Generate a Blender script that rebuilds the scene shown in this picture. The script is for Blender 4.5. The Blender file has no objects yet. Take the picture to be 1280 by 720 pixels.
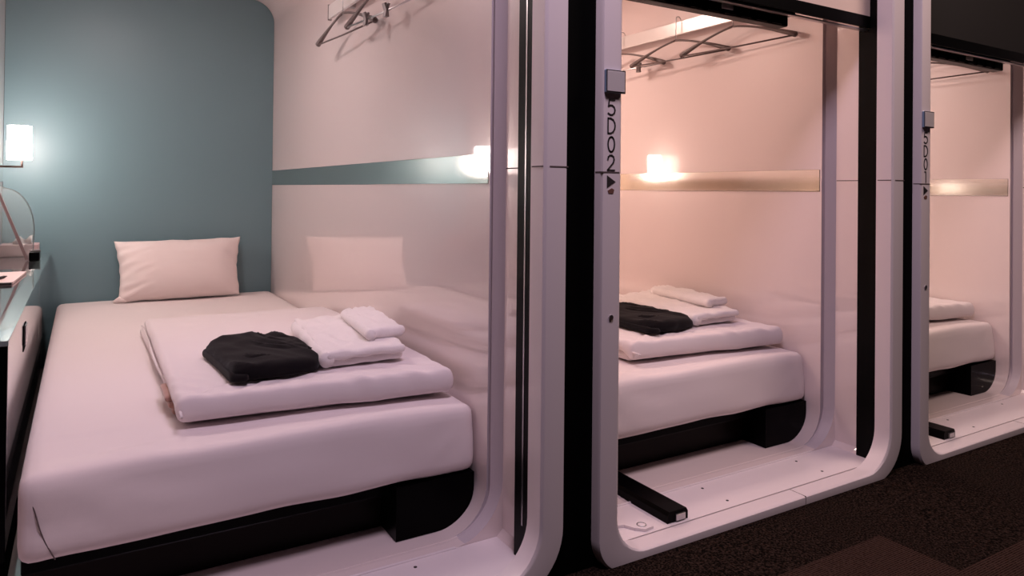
import bpy, bmesh, math, random
from mathutils import Vector, Matrix, noise
random.seed(7)
PI = math.pi
scene = bpy.context.scene
COL = scene.collection

# ------------------------------------------------------------------ camera
cam_d = bpy.data.cameras.new('camera')
cam = bpy.data.objects.new('camera', cam_d)
COL.objects.link(cam)
CAM_H, YAW, PITCH, ROLL, FPX, SY = 0.7504, math.radians(31.0994), math.radians(0.4458), math.radians(0.6), 889.5321, 128.8112
F = Vector((math.sin(YAW)*math.cos(PITCH), math.cos(YAW)*math.cos(PITCH), math.sin(PITCH)))
R = Vector((math.cos(YAW), -math.sin(YAW), 0))
U = R.cross(F)
R2 = R*math.cos(ROLL) + U*math.sin(ROLL)
U2 = U*math.cos(ROLL) - R*math.sin(ROLL)
cam.matrix_world = Matrix(((R2.x, U2.x, -F.x, 0), (R2.y, U2.y, -F.y, 0), (R2.z, U2.z, -F.z, CAM_H), (0, 0, 0, 1)))
cam_d.sensor_width = 36
cam_d.lens = FPX/1280*36
cam_d.shift_y = -SY/1280
cam_d.clip_start = 0.02
scene.camera = cam

# ------------------------------------------------------------------ world, lights, exposure
w = bpy.data.worlds.new('world'); scene.world = w
w.use_nodes = True
w.node_tree.nodes['Background'].inputs[0].default_value = (0.62, 0.55, 0.8, 1)
w.node_tree.nodes['Background'].inputs[1].default_value = 0.01
scene.view_settings.view_transform = 'Standard'
scene.view_settings.look = 'None'
scene.view_settings.gamma = 1
scene.view_settings.exposure = 0.2
scene.view_settings.use_curve_mapping = False

def area(name, loc, rot, sx, sy, power, color):
    d = bpy.data.lights.new(name, 'AREA'); d.shape = 'RECTANGLE'; d.size = sx; d.size_y = sy
    d.energy = power; d.color = color
    o = bpy.data.objects.new(name, d); COL.objects.link(o); o.location = loc; o.rotation_euler = rot
    return o

P = 1.1329          # capsule pitch along the corridor
DZN = 0.0079        # each capsule stands this much lower: the corridor floor slopes slightly
ZC = 1.611          # inner ceiling height
CORRIDOR = [(0.55, 0.50, 21.0, (0.95, 0.75, 0.95)), (2.3, 0.45, 17.0, (1.0, 0.74, 0.66))]
for i, (x, y, e, c) in enumerate(CORRIDOR):
    area('corridor_downlight', (x, y, 2.33), (math.radians(8), 0, 0), 0.5, 0.4, e, c)
FILL_E = [5.0, 7.2, 8.0]
FILL_C = [(1.0, 0.82, 0.80), (1.0, 0.74, 0.64), (1.0, 0.80, 0.72)]
for n in range(3):
    area('capsule_downlight', (0.10+n*P, 2.35, ZC-0.018-n*DZN), (0, 0, 0), 0.22, 0.22, FILL_E[n], FILL_C[n])  # unseen fill added to brighten each capsule interior
LAMP_E = [38, 32, 40]
LAMP_C = [(1.0, 0.86, 0.80), (1.0, 0.76, 0.64), (1.0, 0.82, 0.72)]

# ------------------------------------------------------------------ materials
def mat(name, color, rough=0.5, metal=0, coat=0, coat_rough=0.03, emis=None, estr=0, ior=1.5, spec=0.5, trans=0, sheen=0):
    m = bpy.data.materials.new(name); m.use_nodes = True
    b = m.node_tree.nodes['Principled BSDF']
    b.inputs['Base Color'].default_value = (*color, 1)
    b.inputs['Roughness'].default_value = rough
    b.inputs['Metallic'].default_value = metal
    b.inputs['IOR'].default_value = ior
    b.inputs['Specular IOR Level'].default_value = spec
    b.inputs['Coat Weight'].default_value = coat
    b.inputs['Coat Roughness'].default_value = coat_rough
    b.inputs['Transmission Weight'].default_value = trans
    b.inputs['Sheen Weight'].default_value = sheen
    if emis:
        b.inputs['Emission Color'].default_value = (*emis, 1)
        b.inputs['Emission Strength'].default_value = estr
    return m

def noise_bump(m, scale, strength, dist=0.001, detail=3, stretch=None):
    nt = m.node_tree; b = nt.nodes['Principled BSDF']
    tc = nt.nodes.new('ShaderNodeTexCoord'); mp = nt.nodes.new('ShaderNodeMapping')
    n = nt.nodes.new('ShaderNodeTexNoise'); n.inputs['Scale'].default_value = scale; n.inputs['Detail'].default_value = detail
    bp = nt.nodes.new('ShaderNodeBump'); bp.inputs['Strength'].default_value = strength; bp.inputs['Distance'].default_value = dist
    if stretch: mp.inputs['Scale'].default_value = stretch
    nt.links.new(tc.outputs['Object'], mp.inputs['Vector']); nt.links.new(mp.outputs[0], n.inputs['Vector'])
    nt.links.new(n.outputs['Fac'], bp.inputs['Height']); nt.links.new(bp.outputs[0], b.inputs['Normal'])
    return n

def noise_color(m, scale, c1, c2, lo=0.4, hi=0.6, detail=4, stretch=None):
    nt = m.node_tree; b = nt.nodes['Principled BSDF']
    tc = nt.nodes.new('ShaderNodeTexCoord'); mp = nt.nodes.new('ShaderNodeMapping')
    n = nt.nodes.new('ShaderNodeTexNoise'); n.inputs['Scale'].default_value = scale; n.inputs['Detail'].default_value = detail
    cr = nt.nodes.new('ShaderNodeValToRGB')
    cr.color_ramp.elements[0].position = lo; cr.color_ramp.elements[1].position = hi
    cr.color_ramp.elements[0].color = (*c1, 1); cr.color_ramp.elements[1].color = (*c2, 1)
    if stretch: mp.inputs['Scale'].default_value = stretch
    nt.links.new(tc.outputs['Object'], mp.inputs['Vector']); nt.links.new(mp.outputs[0], n.inputs['Vector'])
    nt.links.new(n.outputs['Fac'], cr.inputs[0]); nt.links.new(cr.outputs[0], b.inputs['Base Color'])

M = {}
M['gel'] = mat('white gloss shell', (0.82, 0.70, 0.68), 0.36, coat=1, coat_rough=0.035, ior=1.5)
M['gel'].node_tree.nodes['Principled BSDF'].inputs['Coat IOR'].default_value = 1.95
noise_bump(M['gel'], 2.0, 0.015, 0.002, 1)
M['gelfloor'] = mat('white floor panel', (0.80, 0.72, 0.73), 0.38, coat=0.3, coat_rough=0.2)
M['edge'] = mat('mauve grey edge profile', (0.56, 0.49, 0.52), 0.5, coat=0)  # shade painted in: darker tone for the white shell's front bevel
M['frame'] = mat('white frame', (0.74, 0.66, 0.67), 0.42, coat=0.35, coat_rough=0.12)
M['teal'] = mat('teal back panel', (0.150, 0.250, 0.280), 0.42, coat=0.15, coat_rough=0.3)
M['beige'] = mat('beige back panel', (0.50, 0.36, 0.28), 0.42)
M['stripe'] = mat('satin metal strip', (0.78, 0.78, 0.75), 0.085, metal=1)
noise_bump(M['stripe'], 6, 0.08, 0.002, 1)
M['black'] = mat('black gap filler', (0.001, 0.001, 0.001), 0.7, spec=0.04)
M['blackgloss'] = mat('black gloss', (0.0012, 0.001, 0.0012), 0.3, spec=0.05)
M['track'] = mat('black track', (0.002, 0.002, 0.002), 0.4, spec=0.1)
M['darkbrown'] = mat('dark brown drawer front', (0.006, 0.003, 0.0025), 0.35, spec=0.1)
M['steel'] = mat('brushed steel', (0.55, 0.54, 0.55), 0.3, metal=1)
M['sheet'] = mat('white bed sheet', (0.80, 0.71, 0.70), 0.85, spec=0.2, sheen=0.15)
noise_bump(M['sheet'], 420, 0.12, 0.0005)
M['duvet'] = mat('white duvet cover', (0.78, 0.70, 0.70), 0.85, spec=0.2, sheen=0.15)
noise_bump(M['duvet'], 420, 0.12, 0.0005)
M['pillow'] = mat('white pillowcase', (0.82, 0.71, 0.69), 0.85, spec=0.2, sheen=0.1)
M['blanket'] = mat('tan fleece layer', (0.42, 0.24, 0.19), 0.95, spec=0.1, sheen=0.4)
M['terry'] = mat('white terry towelling', (0.84, 0.78, 0.77), 0.95, spec=0.1, sheen=0.3)
noise_bump(M['terry'], 260, 0.6, 0.0015)
M['blackcloth'] = mat('black cotton', (0.009, 0.0075, 0.0085), 0.95, spec=0.03, sheen=0.10)
noise_bump(M['blackcloth'], 300, 0.3, 0.001)
M['hanger'] = mat('dark brown hanger', (0.13, 0.095, 0.09), 0.4)
M['rail'] = mat('white hanging rail', (0.78, 0.74, 0.72), 0.3, metal=0.3)
M['clip'] = mat('grey plastic clip', (0.30, 0.27, 0.27), 0.4)
M['screen'] = mat('beige screen fabric', (0.80, 0.63, 0.54), 0.8)
noise_bump(M['screen'], 700, 0.4, 0.001)
M['screendark'] = mat('dark brown screen fabric', (0.0035, 0.002, 0.0015), 0.8)
M['ink'] = mat('black lettering', (0.02, 0.015, 0.016), 0.6)
M['inkbrown'] = mat('brown mark', (0.16, 0.07, 0.05), 0.6)
M['boxface'] = mat('grey indicator face', (0.52, 0.48, 0.48), 0.35)
M['boxside'] = mat('pale blue indicator side', (0.24, 0.32, 0.45), 0.3)
M['seam'] = mat('panel seam', (0.10, 0.07, 0.07), 0.7)
M['desktop'] = mat('glass desk top', (0.10, 0.105, 0.11), 0.06, coat=1, coat_rough=0.02, ior=2.2, spec=0.9)
M['desktrim'] = mat('pale green glass edge', (0.45, 0.56, 0.54), 0.10, metal=0.6, coat=1)
M['deskside'] = mat('grey mirror gloss desk side', (0.62, 0.60, 0.61), 0.07, metal=0.85, coat=1)
M['brass'] = mat('dark bronze arm', (0.16, 0.12, 0.11), 0.3, metal=1)
M['acrylic'] = mat('clear acrylic', (0.95, 0.99, 0.98), 0.18, trans=0.92, ior=1.15)
M['glass'] = mat('clear glass', (0.95, 0.98, 0.98), 0.02, trans=1, ior=1.45)
M['card'] = mat('pink card', (0.86, 0.66, 0.63), 0.6)
M['tissuebox'] = mat('pink tissue box', (0.62, 0.45, 0.46), 0.6)
M['tissue'] = mat('white tissue', (0.9, 0.87, 0.86), 0.9)
M['red'] = mat('red drink', (0.7, 0.08, 0.05), 0.4)
M['rose'] = mat('dusty rose frame', (0.26, 0.18, 0.18), 0.4)
# carpet
cp = mat('brown carpet', (0.05, 0.03, 0.025), 0.95, spec=0.02)
nt = cp.node_tree; b = nt.nodes['Principled BSDF']
tc = nt.nodes.new('ShaderNodeTexCoord')
wv = nt.nodes.new('ShaderNodeTexWave'); wv.bands_direction = 'Y'; wv.inputs['Scale'].default_value = 62; wv.inputs['Distortion'].default_value = 0.5
wv.inputs['Detail'].default_value = 2; wv.inputs['Detail Scale'].default_value = 30
nz = nt.nodes.new('ShaderNodeTexNoise'); nz.inputs['Scale'].default_value = 230; nz.inputs['Detail'].default_value = 5
mx = nt.nodes.new('ShaderNodeMix'); mx.data_type = 'RGBA'
mx2 = nt.nodes.new('ShaderNodeMix'); mx2.data_type = 'RGBA'
cr = nt.nodes.new('ShaderNodeValToRGB'); cr.color_ramp.elements[0].position = 0.42; cr.color_ramp.elements[1].position = 0.72
nt.links.new(tc.outputs['Object'], wv.inputs['Vector'])
nt.links.new(tc.outputs['Object'], nz.inputs['Vector']); nt.links.new(nz.outputs['Fac'], cr.inputs[0])
nt.links.new(cr.outputs[0], mx.inputs['Factor'])
mx.inputs['A'].default_value = (0.003, 0.002, 0.0016, 1); mx.inputs['B'].default_value = (0.042, 0.026, 0.020, 1)
# ribbed carpet tiles laid beside plain speckled ones
sp_ = nt.nodes.new('ShaderNodeSeparateXYZ'); nt.links.new(tc.outputs['Object'], sp_.inputs[0])
def mth(op, a_, b_):
    n_ = nt.nodes.new('ShaderNodeMath'); n_.operation = op
    for i_, q_ in enumerate((a_, b_)):
        if isinstance(q_, (int, float)): n_.inputs[i_].default_value = q_
        else: nt.links.new(q_, n_.inputs[i_])
    return n_.outputs[0]
left = mth('LESS_THAN', sp_.outputs[0], 1.53)
lim = mth('ADD', 0.765, mth('MULTIPLY', left, 0.17))
rib = mth('MULTIPLY', mth('LESS_THAN', sp_.outputs[1], lim), mth('MULTIPLY', wv.outputs['Fac'], 0.8))
nt.links.new(mx.outputs['Result'], mx2.inputs['A']); nt.links.new(rib, mx2.inputs['Factor'])
mx2.inputs['B'].default_value = (0.062, 0.034, 0.026, 1)
nt.links.new(mx2.outputs['Result'], b.inputs['Base Color'])
bp = nt.nodes.new('ShaderNodeBump'); bp.inputs['Strength'].default_value = 0.7; bp.inputs['Distance'].default_value = 0.003
nt.links.new(nz.outputs['Fac'], bp.inputs['Height']); nt.links.new(bp.outputs[0], b.inputs['Normal'])
M['carpet'] = cp

# ------------------------------------------------------------------ helpers
def obj(name, bm, m, parent=None, smooth=False, angle=None, fix=True):
    if fix: bmesh.ops.recalc_face_normals(bm, faces=bm.faces)
    me = bpy.data.meshes.new(name); bm.to_mesh(me); bm.free()
    ms = m if isinstance(m, (list, tuple)) else [m]
    for q in ms: me.materials.append(q)
    if smooth:
        for p in me.polygons: p.use_smooth = True
        if angle is not None: me.set_sharp_from_angle(angle=math.radians(angle))
    o = bpy.data.objects.new(name, me); COL.objects.link(o)
    if parent: o.parent = parent
    return o

def thing(name, label, cat, loc=(0, 0, 0), rz=0, group=None):
    o = bpy.data.objects.new(name, None); COL.objects.link(o)
    o.location = loc; o.rotation_euler = (0, 0, rz); o.empty_display_size = 0.05
    o['label'] = label; o['category'] = cat
    if group: o['group'] = group
    return o

def tag(o, label, cat, group=None):
    o['label'] = label; o['category'] = cat
    if group: o['group'] = group
    return o

def dup(root, offset, label):
    r = root.copy(); COL.objects.link(r)
    r.location = Vector(root.location) + Vector(offset); r['label'] = label
    for ch in list(root.children):
        c = ch.copy(); COL.objects.link(c); c.parent = r
        for g in list(ch.children):
            d = g.copy(); COL.objects.link(d); d.parent = c
    return r

def box(bm, x0, x1, y0, y1, z0, z1, bev=0, seg=2, mi=0):
    r = bmesh.ops.create_cube(bm, size=1)
    vs = r['verts']
    for v in vs:
        v.co = Vector((x0 if v.co.x < 0 else x1, y0 if v.co.y < 0 else y1, z0 if v.co.z < 0 else z1))
    fs = set(f for v in vs for f in v.link_faces)
    for f in fs: f.material_index = mi
    if bev:
        es = list(set(e for v in vs for e in v.link_edges))
        bmesh.ops.bevel(bm, geom=es, offset=bev, segments=seg, profile=0.5, affect='EDGES')
    return bm

def bx(*a, **k):
    bm = bmesh.new(); box(bm, *a, **k); return bm

def tube(bm, pts, rad, n=10, cap=True):
    pts = [Vector(p) for p in pts]
    rads = rad if isinstance(rad, (list, tuple)) else [rad]*len(pts)
    rings = []; up = None
    for i, p in enumerate(pts):
        a = pts[max(0, i-1)]; c = pts[min(len(pts)-1, i+1)]
        t = (c-a).normalized()
        if up is None:
            up = Vector((0, 0, 1)) if abs(t.z) < 0.9 else Vector((1, 0, 0))
        s = t.cross(up).normalized(); up = s.cross(t).normalized()
        rings.append([bm.verts.new(p + (s*math.cos(k*2*PI/n) + up*math.sin(k*2*PI/n))*rads[i]) for k in range(n)])
    for i in range(len(rings)-1):
        for k in range(n):
            bm.faces.new((rings[i][k], rings[i][(k+1) % n], rings[i+1][(k+1) % n], rings[i+1][k]))
    if cap:
        bm.faces.new(rings[0]); bm.faces.new(rings[-1][::-1])
    return bm

def lathe(bm, prof, c=(0, 0, 0), n=32):
    rings = []
    for r, z in prof:
        rings.append([bm.verts.new((c[0]+r*math.cos(k*2*PI/n), c[1]+r*math.sin(k*2*PI/n), c[2]+z)) for k in range(n)])
    for i in range(len(rings)-1):
        for k in range(n):
            bm.faces.new((rings[i][k], rings[i][(k+1) % n], rings[i+1][(k+1) % n], rings[i+1][k]))
    bm.faces.new(rings[0][::-1]); bm.faces.new(rings[-1])
    return bm

def rrect(x0, x1, z0, z1, rb, rt, n=12, rbl=None):
    """rounded rectangle in xz; same vertex order and count for every call"""
    if rbl is None: rbl = rb
    out = []
    for cx, cz, r, a0 in ((x1-rb, z0+rb, rb, -90), (x1-rt, z1-rt, rt, 0), (x0+rt, z1-rt, rt, 90), (x0+rbl, z0+rbl, rbl, 180)):
        for k in range(n+1):
            a = math.radians(a0 + 90*k/n)
            out.append((cx + r*math.cos(a), cz + r*math.sin(a)))
    return out

def loft(bm, loops, close=False, mi=0):
    """loops: list of (y, [(x,z)...])"""
    vs = [[bm.verts.new((x, y, z)) for x, z in l] for y, l in loops]
    m = len(vs[0]); seq = list(range(len(vs)-1)) + ([len(vs)-1] if close else [])
    for i in seq:
        a = vs[i]; c = vs[(i+1) % len(vs)]
        for k in range(m):
            f = bm.faces.new((a[k], a[(k+1) % m], c[(k+1) % m], c[k])); f.material_index = mi
    return vs

def soft_box(dims, r, res, warp=None, amp=0.0, nscale=6.0, seed=0):
    """rounded soft box 0..dims, dense grid, optional warp(Vector)->Vector"""
    bm = bmesh.new(); dx, dy, dz = dims
    nx, ny, nz = [max(2, int(round(d/res))) for d in dims]
    nz = max(nz, 5)
    idx = {}
    def vert(i, j, k):
        key = (i, j, k)
        if key not in idx:
            p = Vector((dx*i/nx, dy*j/ny, dz*k/nz))
            rr = Vector((min(r, dx/2), min(r, dy/2), min(r, dz/2)))
            q = Vector((min(max(p.x, rr.x), dx-rr.x), min(max(p.y, rr.y), dy-rr.y), min(max(p.z, rr.z), dz-rr.z)))
            d = p-q; e = Vector((d.x/rr.x, d.y/rr.y, d.z/rr.z))
            mmax = max(abs(e.x), abs(e.y), abs(e.z))
            if e.length > 1e-6:
                e = e*(mmax/e.length)
            p2 = q + Vector((e.x*rr.x, e.y*rr.y, e.z*rr.z))
            idx[key] = bm.verts.new(p2)
        return idx[key]
    for i in range(nx):
        for j in range(ny):
            bm.faces.new((vert(i, j, 0), vert(i, j+1, 0), vert(i+1, j+1, 0), vert(i+1, j, 0)))
            bm.faces.new((vert(i, j, nz), vert(i+1, j, nz), vert(i+1, j+1, nz), vert(i, j+1, nz)))
    for i in range(nx):
        for k in range(nz):
            bm.faces.new((vert(i, 0, k), vert(i+1, 0, k), vert(i+1, 0, k+1), vert(i, 0, k+1)))
            bm.faces.new((vert(i, ny, k), vert(i, ny, k+1), vert(i+1, ny, k+1), vert(i+1, ny, k)))
    for j in range(ny):
        for k in range(nz):
            bm.faces.new((vert(0, j, k), vert(0, j, k+1), vert(0, j+1, k+1), vert(0, j+1, k)))
            bm.faces.new((vert(nx, j, k), vert(nx, j+1, k), vert(nx, j+1, k+1), vert(nx, j, k+1)))
    bm.normal_update()
    if amp:
        mv = {}
        for v in bm.verts:
            q = v.co*nscale + Vector((seed*7.3, seed*3.1, seed))
            mv[v] = v.normal*amp*(noise.noise(q) + 0.5*noise.noise(q*2.3))
        for v, d in mv.items(): v.co += d
    if warp:
        for v in bm.verts: v.co = warp(v.co.copy())
    return bm

def blob(poly, z0, h, crease=0.0, cscale=20, seed=0, nseg=96, nr=22, flat=0.55, tilt=None):
    """soft folded cloth with a polygonal footprint (world xy), standing on z0"""
    # resample polygon with corner smoothing
    pts = [Vector((p[0], p[1], 0)) for p in poly]; n = len(pts)
    L = [(pts[(i+1) % n]-pts[i]).length for i in range(n)]; tot = sum(L)
    out = []
    for k in range(nseg):
        d = tot*k/nseg; i = 0
        while d > L[i]: d -= L[i]; i += 1
        out.append(pts[i].lerp(pts[(i+1) % n], d/L[i]))
    for _ in range(3):
        out = [(out[k-1]+out[k]*2+out[(k+1) % nseg])/4 for k in range(nseg)]
    c = sum(out, Vector((0, 0, 0)))/nseg
    bm = bmesh.new(); rings = []
    prof = [(0.96, 0.0), (0.99, 0.10), (1.0, 0.28), (0.995, 0.5), (0.975, 0.72), (0.94, 0.88), (0.89, 0.97)]
    for k in range(nr): 
        t = 0.89*(1-(k+1)/nr); prof.append((t, 1.0))
    top = 7
    for pi_, (t, zz) in enumerate(prof):
        ring = []
        for k in range(nseg):
            p = c + (out[k]-c)*max(t, 0.012)
            z = z0 + h*zz
            q = Vector(((p.x+p.y*0.6)*cscale, (p.y-p.x*0.5)*cscale*0.38, seed*9.1))
            q2 = q + Vector((0.7, 0.2, 0))*noise.noise(q*0.7)
            rid = (1-abs(noise.noise(q2)))**3*1.25 - 0.75 + 0.25*noise.noise(q*2.6)
            z += crease*rid*min(1, max(0, (zz-0.1)))
            if pi_ >= 1: p = p + (out[k]-c).normalized()*crease*0.5*noise.noise(Vector((p.x*40, p.y*40, z*120+seed)))
            if tilt: z += tilt(p.x, p.y)*zz
            ring.append(bm.verts.new((p.x, p.y, max(z, z0+0.0003) if zz > 0 else z0)))
        rings.append(ring)
    for i in range(len(rings)-1):
        for k in range(nseg):
            bm.faces.new((rings[i][k], rings[i][(k+1) % nseg], rings[i+1][(k+1) % nseg], rings[i+1][k]))
    bm.faces.new(rings[0][::-1]); bm.faces.new(rings[-1])
    return bm

# ------------------------------------------------------------------ the setting: corridor
def struct(name, bm, m, **k):
    o = obj(name, bm, m, **k); o['kind'] = 'structure'; return o

bm = bx(-2.2, 5.2, -1.3, 1.2, -0.10, 0.0)
for v in bm.verts:
    v.co.z -= 0.00697*(v.co.x-0.25)
struct('floor', bm, M['carpet'])
struct('ceiling', bx(-2.2, 5.2, -1.3, 1.16, 2.36, 2.42), mat('dark corridor ceiling', (0.05, 0.045, 0.045), 0.8))
struct('wall_front', bx(-2.2, 5.2, -1.36, -1.3, -0.06, 2.42), mat('dark corridor wall', (0.03, 0.026, 0.028), 0.6))
struct('wall_back', bx(-2.2, 5.2, 1.12, 1.26, 1.765, 2.36), mat('black panel over the capsules', (0.02, 0.018, 0.02), 0.6))
side_m = mat('black corridor panelling', (0.012, 0.010, 0.012), 0.6)
struct('wall_left', bx(-2.2, -0.258, 1.142, 1.19, -0.06, 1.765), side_m)
struct('wall_right', bx(3.072, 5.2, 1.142, 1.19, -0.10, 1.765), side_m)
for i in range(1, 3):
    x0 = 0.795 + (i-1)*P; zb = -0.012*i
    bm = bmesh.new()
    # infill plate whose sides follow the rounded feet of the two neighbouring frames
    xa = 0.8+(i-1)*P; za = -0.012-(i-1)*DZN; xb = -0.2499+i*P; zb_ = -0.012-i*DZN
    pts = [(xa-0.006, 1.765)]
    ra, rb2 = 0.121, 0.078
    for k in range(15):
        t_ = math.radians(90*k/14); pts.append((xa-0.006-ra+ra*math.cos(t_), za+0.006+ra-ra*math.sin(t_)))
    pts += [(xa-0.12, -0.03), (xb+0.09, -0.03)]
    for k in range(15):
        t_ = math.radians(90-90*k/14); pts.append((xb+0.006+rb2-rb2*math.cos(t_), zb_+0.006+rb2-rb2*math.sin(t_)))
    pts += [(xb+0.006, 1.765)]
    va = [bm.verts.new((x, 1.142, z)) for x, z in pts]; vb = [bm.verts.new((x, 1.19, z)) for x, z in pts]
    bm.faces.new(va); bm.faces.new(vb[::-1])
    for k in range(len(va)): bm.faces.new((va[k], va[(k+1) % len(va)], vb[(k+1) % len(va)], vb[k]))
    struct('trim_%d' % i, bm, M['black'])

# ------------------------------------------------------------------ capsule
XL, XR = -0.267, 0.7514          # tunnel side walls (local)
YB, YS = 3.397, 1.338            # back, tunnel front end
ZF = 0.022                      # raised floor
def build_capsule(n, label, back_m, numberstr):
    root = thing('sleeping_capsule', label, 'capsule', (n*P, 0, -n*DZN), 0, 'sleeping capsules in a row')
    # tunnel shell (inner face + outer skin = real thickness)
    bm = bmesh.new()
    XRo = 0.796; XLo = -0.29
    inner = rrect(XL, XR, ZF, ZC, 0.100, 0.10)
    c2 = rrect(XL-0.018, XR+0.020, ZF-0.003, ZC+0.02, 0.120, 0.12)
    slot = rrect(XL-0.014, XR+0.014, ZF-0.001, ZC+0.014, 0.114, 0.114)
    in2 = rrect(XL-0.002, XR+0.002, ZF-0.0005, ZC+0.002, 0.102, 0.102)
    sq = rrect(XL-0.018, XR+0.020, ZF-0.004, ZC+0.02, 0.002, 0.002)
    out = rrect(XLo, XRo, 0.0, ZC+0.10, 0.10, 0.10)
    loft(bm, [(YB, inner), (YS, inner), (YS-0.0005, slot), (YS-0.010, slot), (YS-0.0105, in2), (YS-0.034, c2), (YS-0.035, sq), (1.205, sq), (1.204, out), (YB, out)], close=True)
    bm.faces.ensure_lookup_table()
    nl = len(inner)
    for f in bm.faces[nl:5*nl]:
        if f.calc_center_median().z > 0.024: f.material_index = 1  # bevel and groove get the darker tone that stands for shade
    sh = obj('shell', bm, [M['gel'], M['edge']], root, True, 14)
    for p in sh.data.polygons[5*nl:8*nl]: p.use_smooth = False
    # back panel
    bm = bmesh.new()
    vs = [bm.verts.new((x, YB-0.004, z)) for x, z in rrect(XL+0.001, XR-0.001, ZF+0.001, ZC-0.001, 0.100, 0.10)]
    vb = [bm.verts.new((x, YB+0.02, z)) for x, z in rrect(XL+0.001, XR-0.001, ZF+0.001, ZC-0.001, 0.100, 0.10)]
    bm.faces.new(vs); bm.faces.new(vb[::-1])
    for k in range(len(vs)): bm.faces.new((vs[k], vs[(k+1) % len(vs)], vb[(k+1) % len(vs)], vb[k]))
    obj('back_panel', bm, back_m, root)
    # satin strips let into both side walls
    obj('metal_strip', bx(XR-0.0015, XR+0.006, YS+0.006, YB-0.004, 0.764, 0.8306, bev=0.001, seg=1), M['stripe'], root)
    obj('metal_strip', bx(XL-0.006, XL+0.0015, YS+0.006, YB-0.004, 0.764, 0.8306, bev=0.001, seg=1), M['stripe'], root)
    # floor panel of the vestibule
    bm = bmesh.new()
    box(bm, XL-0.012, XR+0.0195, 1.166, 1.3028, ZF-0.012, ZF-0.0015)
    obj('floor_panel', bm, M['gelfloor'], root)
    obj('floor_ridge', bx(-0.15, 0.66, 1.299, 1.3045, ZF-0.004, ZF+0.0016, bev=0.001, seg=1), M['gelfloor'], root)
    for sx, sy in ((0.20, 1.275), (0.56, 1.275), (0.20, 1.195), (0.56, 1.195)):
        bm = bmesh.new(); lathe(bm, [(0.0035, 0), (0.0035, 0.001), (0.002, 0.0014)], (sx, sy, ZF-0.0018), 12)
        obj('screw', bm, M['ink'], root)
    # front frame: rounded ring with bevelled inner lip
    bm = bmesh.new()
    def ro(e): return rrect(-0.2499+e, 0.8-e, -0.012+e, 1.76-e, 0.115, 0.11, rbl=0.072)
    hole = rrect(-0.2225, 0.7685, 0.006, 1.679, 0.002, 0.002)
    def ri(e): return rrect(-0.1985-e, 0.7445+e, 0.019-e*0.55, 1.655+e, 0.10+e*0.3, 0.09, rbl=0.080+e*0.3)
    loft(bm, [(1.205, ro(0)), (1.124, ro(0)), (1.1185, ro(0.003)), (1.118, ro(0.006)), (1.118, ri(0.009)), (1.1185, ri(0.005)), (1.122, ri(0.001)), (1.132, ri(0)), (1.164, ri(0)), (1.1645, hole), (1.205, hole)], close=True)
    fr = obj('front_frame', bm, M['frame'], root, True, 35)
    # seams where upper and lower mouldings meet
    zs = 0.797
    for q in ((0.7575, 0.8005, 1.1174, 1.14, zs-0.0012, zs+0.0012), (0.7438, 0.76, 1.122, 1.160, zs-0.0012, zs+0.0012),
              (-0.2503, -0.206, 1.1174, 1.14, zs-0.0012, zs+0.0012), (XR+0.0195, XR+0.025, 1.224, 1.303, zs-0.0012, zs+0.0012),
              (0.388, 0.3892, 1.1175, 1.164, 0.0, 0.0194)):
        obj('seam', bx(*q), M['seam'], root)
    # black guide tracks of the roller screen on both sides
    for s in (0, 1):
        bm = bmesh.new()
        if s:
            box(bm, 0.7505, 0.776, 1.1655, 1.222, ZF-0.0025, 1.63)
        else:
            box(bm, -0.285, -0.20, 1.172, 1.1865, ZF-0.004, 1.63); box(bm, -0.285, -0.192, 1.1935, 1.2045, ZF-0.004, 1.63)
            box(bm, -0.285, -0.26, 1.18, 1.2, ZF-0.004, 1.63)
        tr = obj('guide_track', bm, M['track'], root)
        if s and n == 0: obj('track_strip', bx(0.7495, 0.7515, 1.1896, 1.1940, 0.09, 1.63), M['steel'], tr)
    # number on the left upright of the frame
    if numberstr:
        number(root, numberstr)
    return root

GLY = {
 '5': [[(0.88, 1), (0.22, 1), (0.12, 0.56), (0.35, 0.64), (0.6, 0.63), (0.82, 0.52), (0.93, 0.33), (0.85, 0.13), (0.62, 0.01), (0.35, 0.0), (0.08, 0.1)]],
 'D': [[(0.08, 0), (0.08, 1), (0.42, 1), (0.72, 0.9), (0.91, 0.7), (0.96, 0.5), (0.91, 0.3), (0.72, 0.1), (0.42, 0), (0.08, 0)]],
 '0': [[(0.5+0.40*math.sin(a*PI/10), 0.5+0.5*math.cos(a*PI/10)) for a in range(21)]],
 '2': [[(0.1, 0.70), (0.16, 0.88), (0.34, 0.99), (0.58, 1.0), (0.80, 0.9), (0.87, 0.70), (0.78, 0.5), (0.06, 0.0), (0.94, 0.0)]],
 '1': [[(0.25, 1), (0.55, 1), (0.55, 0)]]}

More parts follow.
